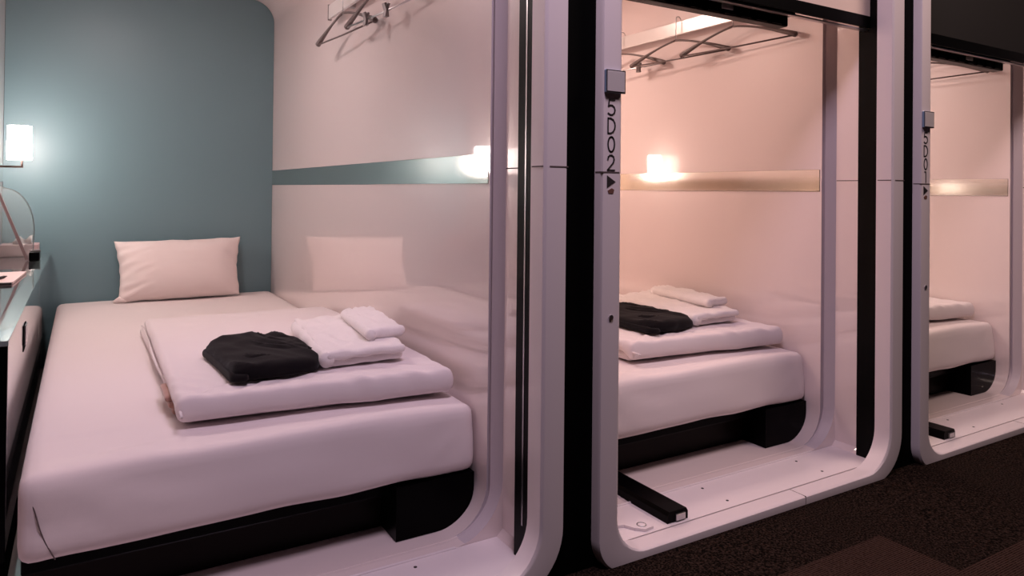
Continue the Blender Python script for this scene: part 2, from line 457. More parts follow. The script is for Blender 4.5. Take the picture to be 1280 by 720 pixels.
def number(root, s):
    bm = bmesh.new()
    w, h, th = 0.0205, 0.0300, 0.0031
    xc = -0.2275; ztop = 0.9420; pitch = 0.0370; y = 1.1172
    for i, ch in enumerate(s):
        zb = ztop - i*pitch - h
        for line in GLY[ch]:
            pts = [(xc-w/2+a*w, zb+b_*h) for a, b_ in line]
            for k in range(len(pts)-1):
                a = Vector((pts[k][0], 0, pts[k][1])); c = Vector((pts[k+1][0], 0, pts[k+1][1]))
                d = (c-a).normalized(); nrm = Vector((-d.z, 0, d.x))*th/2; a2 = a-d*th*0.3; c2 = c+d*th*0.3
                q = [bm.verts.new((p.x, yy, p.z)) for yy in (y, y+0.0015) for p in (a2+nrm, c2+nrm, c2-nrm, a2-nrm)]
                bm.faces.new(q[:4]); bm.faces.new(q[4:][::-1])
                for j in range(4): bm.faces.new((q[j], q[4+j], q[4+(j+1) % 4], q[(j+1) % 4]))
    o = obj('cabin_number', bm, M['ink'], root); o['label'] = 'black vertical number %s' % s
    bm = bmesh.new()
    tri = [(-0.0100, 0.0115), (-0.0100, -0.0135), (0.0115, -0.001)]
    z0 = 0.779; x0 = xc
    q = [bm.verts.new((x0+a, yy, z0+b_)) for yy in (y, y+0.0015) for a, b_ in tri]
    bm.faces.new(q[:3]); bm.faces.new(q[3:][::-1])
    for j in range(3): bm.faces.new((q[j], q[3+j], q[3+(j+1) % 3], q[(j+1) % 3]))
    obj('arrow_mark', bm, M['ink'], root)['label'] = 'black triangle arrow pointing right'
    bm = bmesh.new()
    tri = [(-0.008, 0.000), (0.002, 0.005), (0.0085, 0.002), (0.006, -0.006), (-0.006, -0.0055)]
    q = [bm.verts.new((x0+a, yy, 0.7600+b_)) for yy in (y+0.0001, y+0.0015) for a, b_ in tri]
    bm.faces.new(q[:5]); bm.faces.new(q[5:][::-1])
    for j in range(5): bm.faces.new((q[j], q[5+j], q[5+(j+1) % 5], q[(j+1) % 5]))
    obj('brown_mark', bm, M['inkbrown'], root)
    # small round catch lower down
    bm = bmesh.new(); 
    lathe(bm, [(0.0055, 0), (0.0055, 0.002), (0.0025, 0.0025)], (0, 0, 0), 16)
    bm.transform(Matrix.Translation((xc+0.003, 1.118, 0.506)) @ Matrix.Rotation(PI/2, 4, 'X'))
    obj('catch', bm, M['steel'], root, True, 40)
    # indicator box
    bm = bmesh.new(); box(bm, -0.2465, -0.1975, 1.1115, 1.1185, 0.9555, 1.0015, bev=0.0012, seg=1)
    o = obj('indicator_box', bm, M['boxside'], root)
    obj('indicator_face', bx(-0.2440, -0.1995, 1.1100, 1.1120, 0.958, 0.999, bev=0.0008, seg=1), M['boxface'], o)
    obj('indicator_rim', bx(-0.2460, -0.1975, 1.1110, 1.1125, 0.9555, 1.0013), M['ink'], o)

M['pinkback'] = M['beige']
build_capsule(0, 'white sleeping capsule with teal back wall, nearest and leftmost of the row', M['teal'], None)
build_capsule(1, 'white sleeping capsule marked 5D02 in the middle of the row', M['beige'], '5D02')
build_capsule(2, 'white sleeping capsule marked 5D01 at the far right', M['beige'], '5D01')

WHERE = ['in the nearest, teal-walled capsule', 'in capsule 5D02', 'in capsule 5D01']

# ------------------------------------------------------------------ bed base
def build_base():
    t = thing('bed_base', 'black bed base under the mattress ' + WHERE[0], 'bed base', (0, 0, 0), 0, 'black bed bases')
    # platform rail
    obj('rail', bx(-0.08, XR-0.022, 1.43, YB-0.01, 0.100, 0.134, bev=0.004), M['blackgloss'], t)
    # foot block following the rounded corner of the tunnel
    bm = bmesh.new()
    R_ = 0.082
    cx, cz = XR-0.008-R_, ZF+0.001+R_
    pr2 = [(0.562, ZF+0.001)]
    for k in range(13):
        a = math.radians(-90+90*k/12); pr2.append((cx+R_*math.cos(a), cz+R_*math.sin(a)))
    pr2 += [(XR-0.008, 0.1335), (0.562, 0.1335)]
    def face(y): return [bm.verts.new((x, y, z)) for x, z in pr2]
    a = face(1.38); c = face(2.1)
    bm.faces.new(a); bm.faces.new(c[::-1])
    for k in range(len(a)): bm.faces.new((a[k], c[k], c[(k+1) % len(a)], a[(k+1) % len(a)]))
    obj('corner_block', bm, M['blackgloss'], t)
    obj('drawer_front', bx(-0.08, 0.560, 1.462, 1.482, ZF+0.001, 0.099, bev=0.002), M['darkbrown'], t)
    obj('body', bx(-0.08, 0.560, 1.484, YB-0.01, ZF+0.001, 0.0995), M['black'], t)
    return t
b0 = build_base()
dup(b0, (P, 0, -DZN), 'black bed base under the mattress ' + WHERE[1])
dup(b0, (2*P, 0, -2*DZN), 'black bed base under the mattress ' + WHERE[2])

# ------------------------------------------------------------------ mattress
MX0, MX1, MY0, MY1, MZ0, MZ1 = -0.0838, 0.7490, 1.378, 3.389, 0.1355, 0.2776
def build_mattress():
    dims = (MX1-MX0, MY1-MY0, MZ1-MZ0+0.004)
    def warp(p):
        u = p.x/dims[0]; v = p.y/dims[1]; wz = p.z/dims[2]
        # soft crown, softer front drop
        p.z += 0.006*math.sin(PI*u)*math.sin(PI*min(1, v*1.1))*wz
        if v < 0.06:   # front face leans and sags a little
            p.y += 0.012*wz*wz*(1-v/0.06) + 0.006*(noise.noise(Vector((u*5, wz*2, 1.0))))*(1-v/0.06)
            if wz < 0.4: p.z += 0.006*noise.noise(Vector((u*7, 0, 3)))*(1-wz/0.4) + 0.004*(1-wz/0.4)*math.sin(PI*u)
        if u > 0.97 and wz < 0.5: p.x += 0.0
        q = Vector((p.x*2.2, p.y*2.2, 4.4))
        if wz > 0.9: p.z += 0.0025*noise.noise(q) + 0.0012*noise.noise(q*3)
        # drawn-in crease below the top edge at the front
        if v < 0.2 and wz > 0.35:
            k_ = math.exp(-((v-0.035-0.012*math.sin(u*5))/0.012)**2)
            p.z -= 0.0035*k_*(0.5+noise.noise(Vector((u*3, 0, 5))))*wz
            # diagonal pull lines running to the near left corner
            p.y += 0.0035*math.sin((u*9+wz*5))*math.exp(-(u/0.25)**2)*(1 if v < 0.01 else 0)
        if wz > 0.5:
            # soft pull lines on the top near the front edge
            for (ax, ay, bx_, by_, am) in ((0.06, 0.03, 0.30, 0.10, 0.004), (0.20, 0.035, 0.55, 0.06, -0.003), (0.10, 0.10, 0.22, 0.02, 0.003), (0.55, 0.05, 0.80, 0.03, 0.0025)):
                dx_, dy_ = bx_-ax, by_-ay; L_ = math.hypot(dx_, dy_)
                px, py = p.x-ax, p.y-ay; t_ = (px*dx_+py*dy_)/L_/L_; d_ = (px*dy_-py*dx_)/L_
                if 0 < t_ < 1: p.z += am*math.exp(-(d_/0.014)**2)*math.sin(PI*t_)*wz
        if v < 0.002 or wz < 0.99:
            if v < 0.02 and wz < 0.95:
                for (ax, az, bx_, bz_, am) in ((0.03, 0.85, 0.30, 0.35, 0.0022), (0.05, 0.7, 0.16, 0.1, -0.002), (0.70, 0.2, 0.82, 0.8, 0.0025)):
                    dx_, dz_ = bx_-ax, (bz_-az)*0.14; L_ = math.hypot(dx_, dz_)
                    px, pz = p.x-ax, (wz-az)*0.14; t_ = (px*dx_+pz*dz_)/L_/L_; d_ = (px*dz_-pz*dx_)/L_
                    if 0 < t_ < 1: p.y -= am*math.exp(-(d_/0.008)**2)*math.sin(PI*t_)
        if v < 0.10 and wz > 0.8: p.z += 0.004*noise.noise(Vector((u*4.5, v*8, 7.7)))
        return p + Vector((MX0, MY0, MZ0-0.002))
    t = thing('mattress', 'thick mattress in a white fitted sheet ' + WHERE[0], 'mattress', (0, 0, 0), 0, 'mattresses on black bases')
    obj('fitted_sheet', soft_box(dims, 0.024, 0.0145, warp), M['sheet'], t, True)
    # stitched fold line of the tucked sheet at the near left corner
    pts = []; n = 26; r_ = 0.024
    for i in range(n+1):
        q = i/n
        z = MZ1-0.012-q*(MZ1-MZ0-0.018)
        dx = 0.008+0.044*q+0.002*math.sin(q*7)
        wz = (z-MZ0)/(MZ1-MZ0)
        y = MY0+0.012*wz*wz+(r_-math.sqrt(max(0, r_*r_-max(0, r_-dx)**2)))
        if wz > 0.78: y += 0.02*(wz-0.78)/0.22*0.6
        pts.append((MX0+dx, y-0.0006, z))
    bm = bmesh.new(); tube(bm, pts, 0.0011, 6)
    obj('fold_seam', bm, M['seam'], t, True)
    return t
m0 = build_mattress()
dup(m0, (P, 0, -DZN), 'thick mattress in a white fitted sheet ' + WHERE[1])
dup(m0, (2*P, 0, -2*DZN), 'thick mattress in a white fitted sheet ' + WHERE[2])

# ------------------------------------------------------------------ folded duvet
DZ = MZ1+0.0085
def quadwarp(dims, c00, c10, c11, c01, z0, extra=None):
    def wv(p):
        u = p.x/dims[0]; v = p.y/dims[1]
        a = Vector(c00)*(1-u)*(1-v)+Vector(c10)*u*(1-v)+Vector(c11)*u*v+Vector(c01)*(1-u)*v
        z = z0+p.z
        if extra: z += extra(u, v, p.z/dims[2])
        return Vector((a.x, a.y, z))
    return wv
CREASES = [(0.02+0.036*k, 0.022+0.010*math.sin(k*2.2), 0.10+0.05*math.sin(k*1.7+1)**2, (0.0045 if k % 2 else -0.004)*(1-k*0.11), 0.0065+0.002*math.sin(k)) for k in range(9)]
def build_duvet():
    t = thing('folded_duvet', 'white duvet folded flat on the mattress ' + WHERE[0], 'duvet', (0, 0, 0), 0, 'folded duvets')
    dims = (0.58, 1.03, 0.036)
    c00, c10, c11, c01 = (0.158, 1.500), (0.728, 1.445), (0.739, 2.50), (0.170, 2.51)
    def ex_low(u, v, w_):
        return 0.0
    low = soft_box((0.58, 1.03, 0.028), 0.014, 0.016, quadwarp((0.58, 1.03, 0.028), (0.168, 1.52), (0.724, 1.465), (0.739, 2.50), (0.158, 2.50), DZ), 0.0018, 9, 2)
    obj('lower_fold', low, M['duvet'], t, True)
    def ex_top(u, v, w_):
        s = 0.0
        fr = max(0, 1-v/0.22)
        # wrinkles fanning back from the front fold
        s += 0.0045*fr**0.7*math.sin((u*46+v*95+3*noise.noise(Vector((u*3, v*3, 0)))))*noise.noise(Vector((u*4, v*3, 2)))*2*w_
        s += 0.003*noise.noise(Vector((u*5, v*7, 8)))*w_
        for k_ in range(9):
            xs, ys_, ln, am, wd = CREASES[k_]
            px, py = u*0.585-xs, v*1.05-ys_
            t_ = px*0.80+py*0.60; d_ = -px*0.60+py*0.80
            if -0.02 < t_ < ln: s += am*math.exp(-(d_/wd)**2)*math.sin(PI*(t_+0.02)/(ln+0.02))*w_
        # drop over the front as one thick rounded fold
        if v < 0.045: s -= 0.024*(1-v/0.045)*(1-w_)
        s += 0.005*math.sin(PI*u)*math.sin(PI*v)*w_
        s -= 0.010*max(0, v-0.75)/0.25*w_
        return s
    up = soft_box((0.585, 1.05, 0.034), 0.017, 0.0065, quadwarp((0.585, 1.05, 0.034), c00, c10, c11, c01, DZ+0.025, ex_top), 0.0022, 8, 5)
    obj('top_fold', up, M['duvet'], t, True)
    # inner fleece layer peeping out at the left near the front
    fl = bmesh.new()
    for k in range(3):
        b_ = soft_box((0.05, 0.12+0.02*k, 0.013), 0.006, 0.008, lambda p, k=k: p+Vector((0.150+0.006*k, 1.61-0.012*k, DZ+0.001+0.011*(2-k))), 0.0012, 30, k)
        me = bpy.data.meshes.new('tmp'); b_.to_mesh(me); b_.free(); fl.from_mesh(me); bpy.data.meshes.remove(me)
    o = obj('inner_layer', fl, M['blanket'], t, True); o['label'] = 'tan fleece edge showing at the side'
    # piping bead along left side of the cover opening
    bm = bmesh.new(); pts = []
    for k in range(30):
        s = k/29; pts.append((0.165+0.004*math.sin(s*9)-0.003*s, 1.47+1.02*s, DZ+0.030+0.003*math.sin(s*13)))
    tube(bm, pts, 0.003, 6); obj('cover_edge', bm, M['duvet'], t, True)
    return t
d0 = build_duvet()
dup(d0, (P, 0, -DZN), 'white duvet folded flat on the mattress ' + WHERE[1])
dup(d0, (2*P, 0, -2*DZN), 'white duvet folded flat on the mattress ' + WHERE[2])

# ------------------------------------------------------------------ folded clothes and towels on the duvet
CZ = DZ+0.0655
def build_black():
    o = obj('folded_nightwear', blob([(0.268, 1.86), (0.250, 1.815), (0.262, 1.66), (0.268, 1.545), (0.345, 1.535), (0.445, 1.545), (0.468, 1.60), (0.468, 1.72), (0.462, 1.80), (0.440, 1.86), (0.34, 1.885)], 0, 0.027, 0.011, 13, 3, tilt=lambda x, y: 0.012*math.sin(max(0, min(1, (x-0.25)/0.22))*PI)), M['blackcloth'], None, True)
    o.location = (0, 0, CZ)
    o['label'] = 'crumpled black nightwear folded on the duvet ' + WHERE[0]; o['category'] = 'clothing'; o['group'] = 'folded black nightwear'
    # waistband fold, a second layer at the left
    ob = obj('waistband', blob([(0.246, 1.83), (0.258, 1.66), (0.263, 1.537), (0.300, 1.53), (0.302, 1.66), (0.285, 1.85)], 0.0, 0.017, 0.002, 20, 8), M['blackcloth'], o, True)
    ob2 = obj('upper_fold', blob([(0.30, 1.86), (0.305, 1.60), (0.44, 1.585), (0.458, 1.68), (0.43, 1.84), (0.36, 1.875)], 0.018, 0.015, 0.014, 16, 12), M['blackcloth'], o, True)
    return o
k0 = build_black()
dup(k0, (P, 0, -DZN), 'crumpled black nightwear folded on the duvet ' + WHERE[1])

def rolled(c00, c10, c11, c01, z0, th, seed, res=0.009, amp=0.002):
    dims = ((Vector(c10)-Vector(c00)).length, (Vector(c01)-Vector(c00)).length, th)
    def ex(u, v, w_): return (0.003*noise.noise(Vector((u*7+seed, v*9, 1))) + 0.010*(0.5-abs(noise.noise(Vector((u*4.5+v*3+seed, v*3-u*2, 6))))*2)*min(1, v*5)*0.6)*w_
    return soft_box(dims, th*0.48, res, quadwarp(dims, c00, c10, c11, c01, z0, ex), amp, 28, seed)
def build_towels():
    t = thing('folded_bath_towel', 'white bath towel folded in layers, under the small towel, ' + WHERE[0], 'towel', (0, 0, 0), 0, 'folded bath towels')
    obj('lower_layer', rolled((0.470, 1.565), (0.652, 1.567), (0.70, 2.03), (0.512, 2.02), CZ, 0.020, 1), M['terry'], t, True)
    obj('upper_layer', rolled((0.464, 1.552), (0.655, 1.556), (0.70, 2.02), (0.505, 2.0), CZ+0.017, 0.021, 4, amp=0.003), M['terry'], t, True)
    # rolled hem wrapping the left side
    bm = bmesh.new()
    pts = [(0.466+0.04*s+0.003*math.sin(s*20), 1.556+0.42*s, CZ+0.019) for s in [k/24 for k in range(25)]]
    tube(bm, pts, [0.0165+0.0015*math.sin(k*1.7) for k in range(25)], 12)
    obj('rolled_hem', bm, M['terry'], t, True)
    f = thing('folded_face_towel', 'small white towel rolled on top of the bath towel ' + WHERE[0], 'towel', (0, 0, 0), 0, 'folded face towels')
    obj('roll', rolled((0.585, 1.625), (0.683, 1.63), (0.712, 1.95), (0.615, 1.94), CZ+0.0385, 0.027, 9, amp=0.003), M['terry'], f, True)
    bm = bmesh.new()
    pts = [(0.592+0.03*s, 1.62+0.30*s, CZ+0.051) for s in [k/20 for k in range(21)]]
    tube(bm, pts, [0.0125+0.001*math.sin(k*2.1) for k in range(21)], 12)
    obj('rolled_edge', bm, M['terry'], f, True)
    return t, f
t0, f0 = build_towels()
dup(t0, (P, 0, -DZN), 'white bath towel folded in layers, under the small towel, ' + WHERE[1])
dup(f0, (P, 0, -DZN), 'small white towel rolled on top of the bath towel ' + WHERE[1])

# ------------------------------------------------------------------ pillow
def build_pillow():
    n, mm = 110, 64
    c = [Vector((0.127, 3.262, 0.284)), Vector((0.592, 3.262, 0.286)), Vector((0.607, 3.356, 0.532)), Vector((0.112, 3.356, 0.524))]
    nrm = (c[1]-c[0]).cross(c[3]-c[0]).normalized()
    if nrm.y > 0: nrm = -nrm
    def pos(i, j, side):
        u = i/n; v = j/mm; U_ = 2*u-1; V_ = 2*v-1
        # pinch the sides inwards between the corners
        uu = 0.5+0.5*U_*(1-0.060*(1-abs(V_)**1.6)); vv = 0.5+0.5*V_*(1-(0.060 if V_ > 0 else 0.012)*(1-abs(U_)**3))
        p = c[0]*(1-uu)*(1-vv)+c[1]*uu*(1-vv)+c[2]*uu*vv+c[3]*(1-uu)*vv
        th = 0.072*(max(0, 1-abs(U_)**3.0)*max(0, 1-abs(V_)**2.4))**0.5
        wr = 0
        e = max(0, -U_-0.45)/0.55
        wr += 0.0085*e**0.7*math.sin(V_*19-U_*13+2*noise.noise(Vector((u*4, v*4, 0))))*(1-e*0.35)*(0.6+0.8*noise.noise(Vector((u*3, v*5, 11))))
        er = max(0, U_-0.72)/0.28
        wr += 0.004*er*math.sin(V_*11+U_*8)
        wr += 0.006*noise.noise(Vector((u*3, v*2.4, 3)))
        e2 = max(0, V_-0.6)/0.4
        wr += 0.003*e2*math.sin(u*55)*noise.noise(Vector((u*6, 1, 1)))*2
        d = th*(1 if side else -0.5)
        return p + nrm*(d + (wr*min(1, th/0.03) if side else 0)) + Vector((0.004*noise.noise(Vector((u*9, v*9, 5))), 0, 0.003*noise.noise(Vector((u*8, v*8, 9)))))
    bm = bmesh.new(); g = []
    for side in (1, 0):
        g.append([[bm.verts.new(pos(i, j, side)) for j in range(mm+1)] for i in range(n+1)])
    for s in (0, 1):
        for i in range(n):
            for j in range(mm):
                bm.faces.new((g[s][i][j], g[s][i+1][j], g[s][i+1][j+1], g[s][i][j+1]))
    bmesh.ops.remove_doubles(bm, verts=bm.verts, dist=0.0004)
    t = thing('pillow', 'white pillow standing against the teal back wall', 'pillow', (0, 0, 0))
    obj('pillowcase', bm, M['pillow'], t, True)
    bm = bmesh.new(); pts = [c[0]+Vector((-0.018, 0.0, 0.003)), c[0]+Vector((0.004, -0.002, 0.012)), c[0]+Vector((0.03, -0.004, 0.004))]
    tube(bm, pts, [0.004, 0.013, 0.007], 10)
    obj('corner_ear', bm, M['pillow'], t, True)
    return t
build_pillow()

# ------------------------------------------------------------------ wall lamp
def build_lamp(n):
    lab = ['lit wall lamp with a white box shade over the desk, left edge',
           'lit wall lamp inside capsule 5D02, seen as a bright reflection on its wall',
           'lit wall lamp inside capsule 5D01, behind its frame'][n]
    t = thing('wall_lamp', lab, 'lamp', (n*P, 0, -n*DZN), 0, 'wall lamps')
    x, y = -0.196, 3.1
    bm = bmesh.new(); lathe(bm, [(0.0375, 0.842), (0.038, 0.843), (0.037, 0.962), (0.0365, 0.963)], (x, y, 0), 40)
    obj('lamp_shade', bm, mat('lit shade', (0.9, 0.9, 0.88), 0.6, emis=LAMP_C[n], estr=LAMP_E[n]), t, True, 40)
    bm = bmesh.new()
    tube(bm, [(x+0.008, y, 0.842), (x+0.008, y, 0.818), ], 0.0035, 8)
    box(bm, XL+0.004, x+0.012, y-0.0035, y+0.0035, 0.8135, 0.8205)
    obj('arm', bm, M['brass'], t)
    bm = bmesh.new(); lathe(bm, [(0.015, 0), (0.015, 0.006), (0.008, 0.009)], (0, 0, 0), 20)
    bm.transform(Matrix.Translation((XL+0.002, y, 0.817)) @ Matrix.Rotation(PI/2, 4, 'Y'))
    obj('wall_plate', bm, M['brass'], t, True, 40)
    return t
for n in range(3): build_lamp(n)

# ------------------------------------------------------------------ added ceiling fill lights, out of view
for n in range(3):
    t = thing('ceiling_downlight', ['square ceiling light inside the nearest, teal-walled capsule', 'square ceiling light inside capsule 5D02', 'square ceiling light inside capsule 5D01'][n], 'ceiling light', (n*P, 0, -n*DZN), 0, 'capsule ceiling lights')
    bm = bmesh.new()
    box(bm, -0.03, 0.23, 2.22, 2.235, ZC-0.008, ZC+0.001); box(bm, -0.03, 0.23, 2.465, 2.48, ZC-0.008, ZC+0.001)
    box(bm, -0.03, -0.015, 2.235, 2.465, ZC-0.008, ZC+0.001); box(bm, 0.215, 0.23, 2.235, 2.465, ZC-0.008, ZC+0.001)
    obj('trim_frame', bm, M['frame'], t)
    obj('diffuser', bx(-0.015, 0.215, 2.235, 2.465, ZC-0.005, ZC-0.001), mat('lit diffuser', (0.9, 0.9, 0.9), 0.5, emis=FILL_C[n], estr=2.0), t)

# ------------------------------------------------------------------ coat rail and hangers
def build_rail(n):
    lab = ['white coat rail on the wall above the nearest bed, cut by the top edge', 'white coat rail on the wall of capsule 5D02', 'white coat rail on the wall of capsule 5D01'][n]
    t = thing('coat_rail', lab, 'coat rail', (n*P, 0, -n*DZN), 0, 'coat rails')
    y0, y1 = 1.45, 2.42
    obj('bar', bx(XR-0.036, XR-0.026, y0, y1, 1.3315, 1.380, bev=0.002), M['rail'], t)
    for y in (1.62, 2.25):
        obj('bracket', bx(XR-0.03, XR+0.002, y-0.012, y+0.012, 1.339, 1.373, bev=0.001), M['steel'], t)
    for y in (y0, y1):
        obj('end_cap', bx(XR-0.038, XR-0.0245, y-0.003, y+0.003, 1.3285, 1.383, bev=0.001), M['clip'], t)
    return t

def build_hanger(n, yc, rz, clips, label, drop=0.0):
    x = XR-0.052
    t = thing('coat_hanger', label, 'coat hanger', (n*P+x, yc, -n*DZN), rz, 'coat hangers')
    zt = 1.308-drop
    # shoulders
    for s in (-1, 1):
        bm = bmesh.new(); pts = []; rad = []
        for k in range(13):
            q = k/12
            pts.append((0.010*math.sin(q*PI/2)*0.6, s*0.225*q, zt - 0.012*q - 0.052*q**1.5))
            rad.append(0.0038 + 0.0055*max(0, (q-0.45))/0.55)
        pts.append((0.004, s*0.229, zt-0.067)); rad.append(0.004)
        tube(bm, pts, rad, 10)
        obj('shoulder', bm, M['hanger'], t, True)
    bm = bmesh.new(); tube(bm, [(0.004, -0.224, zt-0.066), (0.004, 0, zt-0.068), (0.004, 0.224, zt-0.066)], 0.0028, 8)
    obj('trouser_bar', bm, M['steel'] if clips else M['hanger'], t, True)
    # hook over the bar
    bm = bmesh.new(); pts = [(0, 0, zt-0.004), (0, 0, zt+0.022)]
    top = 1.390
    for k in range(11):
        a = PI*k/10
        pts.append((0.013-0.013*math.cos(a)+0.0, 0, top-0.006+0.012*math.sin(a)))
    pts.append((0.026, 0, 1.366))
    pts = [(p[0]-0.0, p[1], p[2]) for p in pts]
    tube(bm, pts, 0.0018, 8)
    obj('hook', bm, M['steel'], t, True)
    if clips:
        for cy in clips:
            bm = bmesh.new()
            for s in (-1, 1):
                q = [(s*0.0025, 0.020), (s*0.009, 0.018), (s*0.003, 0.0), (s*0.006, -0.018), (s*0.001, -0.018), (s*0.0005, 0.0)]
                a = [bm.verts.new((px, cy-0.008, zt-0.068+pz)) for px, pz in q]; c = [bm.verts.new((px, cy+0.008, zt-0.068+pz)) for px, pz in q]
                bm.faces.new(a); bm.faces.new(c[::-1])
                for k in range(6): bm.faces.new((a[k], c[k], c[(k+1) % 6], a[(k+1) % 6]))
            obj('clip', bm, M['clip'], t)
    return t
for n in range(3): build_rail(n)
build_hanger(0, 2.21, 0.09, None, 'dark hanger at the far end of the rail above the nearest bed')
build_hanger(0, 1.90, 0.09, (0.075, -0.055), 'clip hanger nearer the door on the rail above the nearest bed')
build_hanger(1, 2.21, 0.09, (-0.10, 0.08), 'clip hanger deepest in capsule 5D02, half hidden by the frame')
build_hanger(1, 1.90, 0.10, None, 'middle one of the three hangers in capsule 5D02')
build_hanger(1, 1.635, 0.08, None, 'dark hanger nearest the opening of capsule 5D02')
build_hanger(2, 1.62, 0.0, None, 'dark hanger in the top corner of capsule 5D01')

# ------------------------------------------------------------------ roller screens (partly drawn)
def build_screen(n, fab, lab):
    t = thing('roller_screen', lab, 'roller screen', (n*P, 0, -n*DZN), 0, 'roller screens')
    y = 1.190
    obj('screen_fabric', bx(-0.262, 0.762, y-0.001, y+0.001, 1.250, 1.640), fab, t)
    obj('bottom_bar', bx(-0.262, 0.762, y-0.0035, y+0.004, 1.2235, 1.256, bev=0.001), M['track'], t)
    obj('bar_lip', bx(-0.17, 0.748, y+0.004, y+0.018, 1.2165, 1.2205), M['steel'], t)
    # ribbed grip behind the bar
    bm = bmesh.new()
    box(bm, -0.10, 0.450, 1.226, 1.262, 1.196, 1.228, bev=0.004)
    for k in range(9):
        x = -0.08 + k*0.058
        box(bm, x, x+0.040, 1.222, 1.23, 1.199, 1.218, bev=0.001, seg=1)
    box(bm, -0.09, 0.45, 1.205, 1.23, 1.221, 1.230)
    g = obj('ribbed_grip', bm, M['blackgloss'], t)
    obj('latch_plate', bx(0.195, 0.235, 1.219, 1.2225, 1.208, 1.221, bev=0.001, seg=1), M['rail'], g)
    return t
build_screen(1, M['screen'], 'beige roller screen with a black bottom bar, partly lowered over capsule 5D02')
build_screen(2, M['screendark'], 'dark brown roller screen partly lowered over capsule 5D01')

# ------------------------------------------------------------------ black catch bar on the vestibule floor
def build_catch():
    t = thing('floor_latch', 'long black latch bar lying on the vestibule floor of capsule 5D02', 'latch', (P, 0, -DZN), 0, 'black floor latches')
    bm = bmesh.new(); z0 = ZF-0.0014
    pr = [(-0.031, 0.0), (0.031, 0.0), (0.031, 0.017), (0.026, 0.025), (-0.026, 0.025), (-0.031, 0.017)]
    a = [bm.verts.new((x, 1.176, z0+z)) for x, z in pr]; c = [bm.verts.new((x, 1.455, z0+z)) for x, z in pr]
    bm.faces.new(a); bm.faces.new(c[::-1])
    for k in range(6): bm.faces.new((a[k], c[k], c[(k+1) % 6], a[(k+1) % 6]))
    bmesh.ops.translate(bm, verts=bm.verts, vec=(0.020, 0, 0))
    obj('latch_body', bm, M['blackgloss'], t)
    obj('end_socket', bx(0.012, 0.040, 1.171, 1.178, z0+0.003, z0+0.018, bev=0.001, seg=1), M['steel'], t)
    bm = bmesh.new()
    for k in range(22):
        a_ = random.uniform(0, 2*PI); r_ = random.uniform(0.004, 0.034)
        px, py = 0.020+1.3*r_*math.cos(a_), 1.171-0.5*abs(r_*math.sin(a_))+0.01
        s = random.uniform(0.0008, 0.0026)
        lathe(bm, [(s, 0), (s*0.7, s*0.5)], (min(px, 0.09), max(py, 1.158), z0-0.0006 if py > 1.174 else 0.0188), 6)
    obj('chipped_paint', bm, M['steel'], t)['kind'] = 'stuff'
    return t
c0 = build_catch()
dup(c0, (P, 0, -DZN), 'short black latch bar on the vestibule floor of capsule 5D01')
# flat white plate with an eyelet beside it
def build_plate():
    bm = bmesh.new()
    pts = [(-0.185, 1.30), (-0.14, 1.30), (-0.05, 1.255), (-0.046, 1.20), (-0.052, 1.176), (-0.078, 1.174), (-0.094, 1.19), (-0.105, 1.212), (-0.185, 1.235)]
    a = [bm.verts.new((x, y, ZF-0.0012)) for x, y in pts]; c = [bm.verts.new((x, y, ZF+0.0045)) for x, y in pts]
    bm.faces.new(a[::-1]); bm.faces.new(c)
    for k in range(len(a)): bm.faces.new((a[k], a[(k+1) % len(a)], c[(k+1) % len(a)], c[k]))
    t = thing('eyelet_plate', 'flat white plate with an eyelet on the vestibule floor of capsule 5D02', 'plate', (P, 0, -DZN))
    obj('plate', bm, M['gelfloor'], t)
    bm = bmesh.new(); n = 20
    tube(bm, [(-0.071+0.010*math.cos(2*PI*k/n), 1.194+0.010*math.sin(2*PI*k/n), ZF+0.005) for k in range(n+1)], 0.0012, 6)
    obj('eyelet', bm, M['steel'], t, True)
build_plate()

# ------------------------------------------------------------------ desk in the nearest capsule
DX1, DY0, DZT = -0.107, 1.50, 0.482
t = thing('bedside_desk', 'glossy narrow desk with a glass top along the left wall of the nearest capsule', 'desk', (0, 0, 0))
obj('desk_body', bx(XL+0.004, DX1-0.004, DY0+0.008, YB-0.006, 0.110, DZT-0.014), M['black'], t)
obj('front_panel', bx(XL+0.002, DX1, DY0, DY0+0.008, 0.100, DZT-0.010, bev=0.001), M['blackgloss'], t)
obj('plinth', bx(-0.183, DX1-0.002, DY0+0.004, YB-0.01, ZF+0.010, 0.0995), M['black'], t)
sp = obj('side_panel', bx(DX1-0.004, DX1, DY0+0.009, 2.56, 0.112, DZT-0.010, bev=0.0008, seg=1), M['deskside'], t)
obj('side_panel', bx(DX1-0.004, DX1, 2.563, YB-0.006, 0.112, DZT-0.010, bev=0.0008, seg=1), M['deskside'], t)
bm = bmesh.new(); box(bm, DX1-0.003, DX1+0.0012, 1.885, 1.955, 0.386, 0.442)
h = obj('recessed_handle', bm, M['black'], sp)
obj('handle_lip', bx(DX1+0.0008, DX1+0.004, 1.905, 1.955, 0.396, 0.440, bev=0.001), M['steel'], sp)
obj('glass_top', bx(XL+0.002, DX1+0.001, DY0-0.002, YB-0.006, DZT-0.009, DZT, bev=0.0012), M['desktop'], t)
obj('edge_strip', bx(DX1-0.030, DX1+0.0012, DY0-0.0025, YB-0.006, DZT-0.0085, DZT+0.0008, bev=0.0006, seg=1), M['desktrim'], t)

zt = DZT+0.001
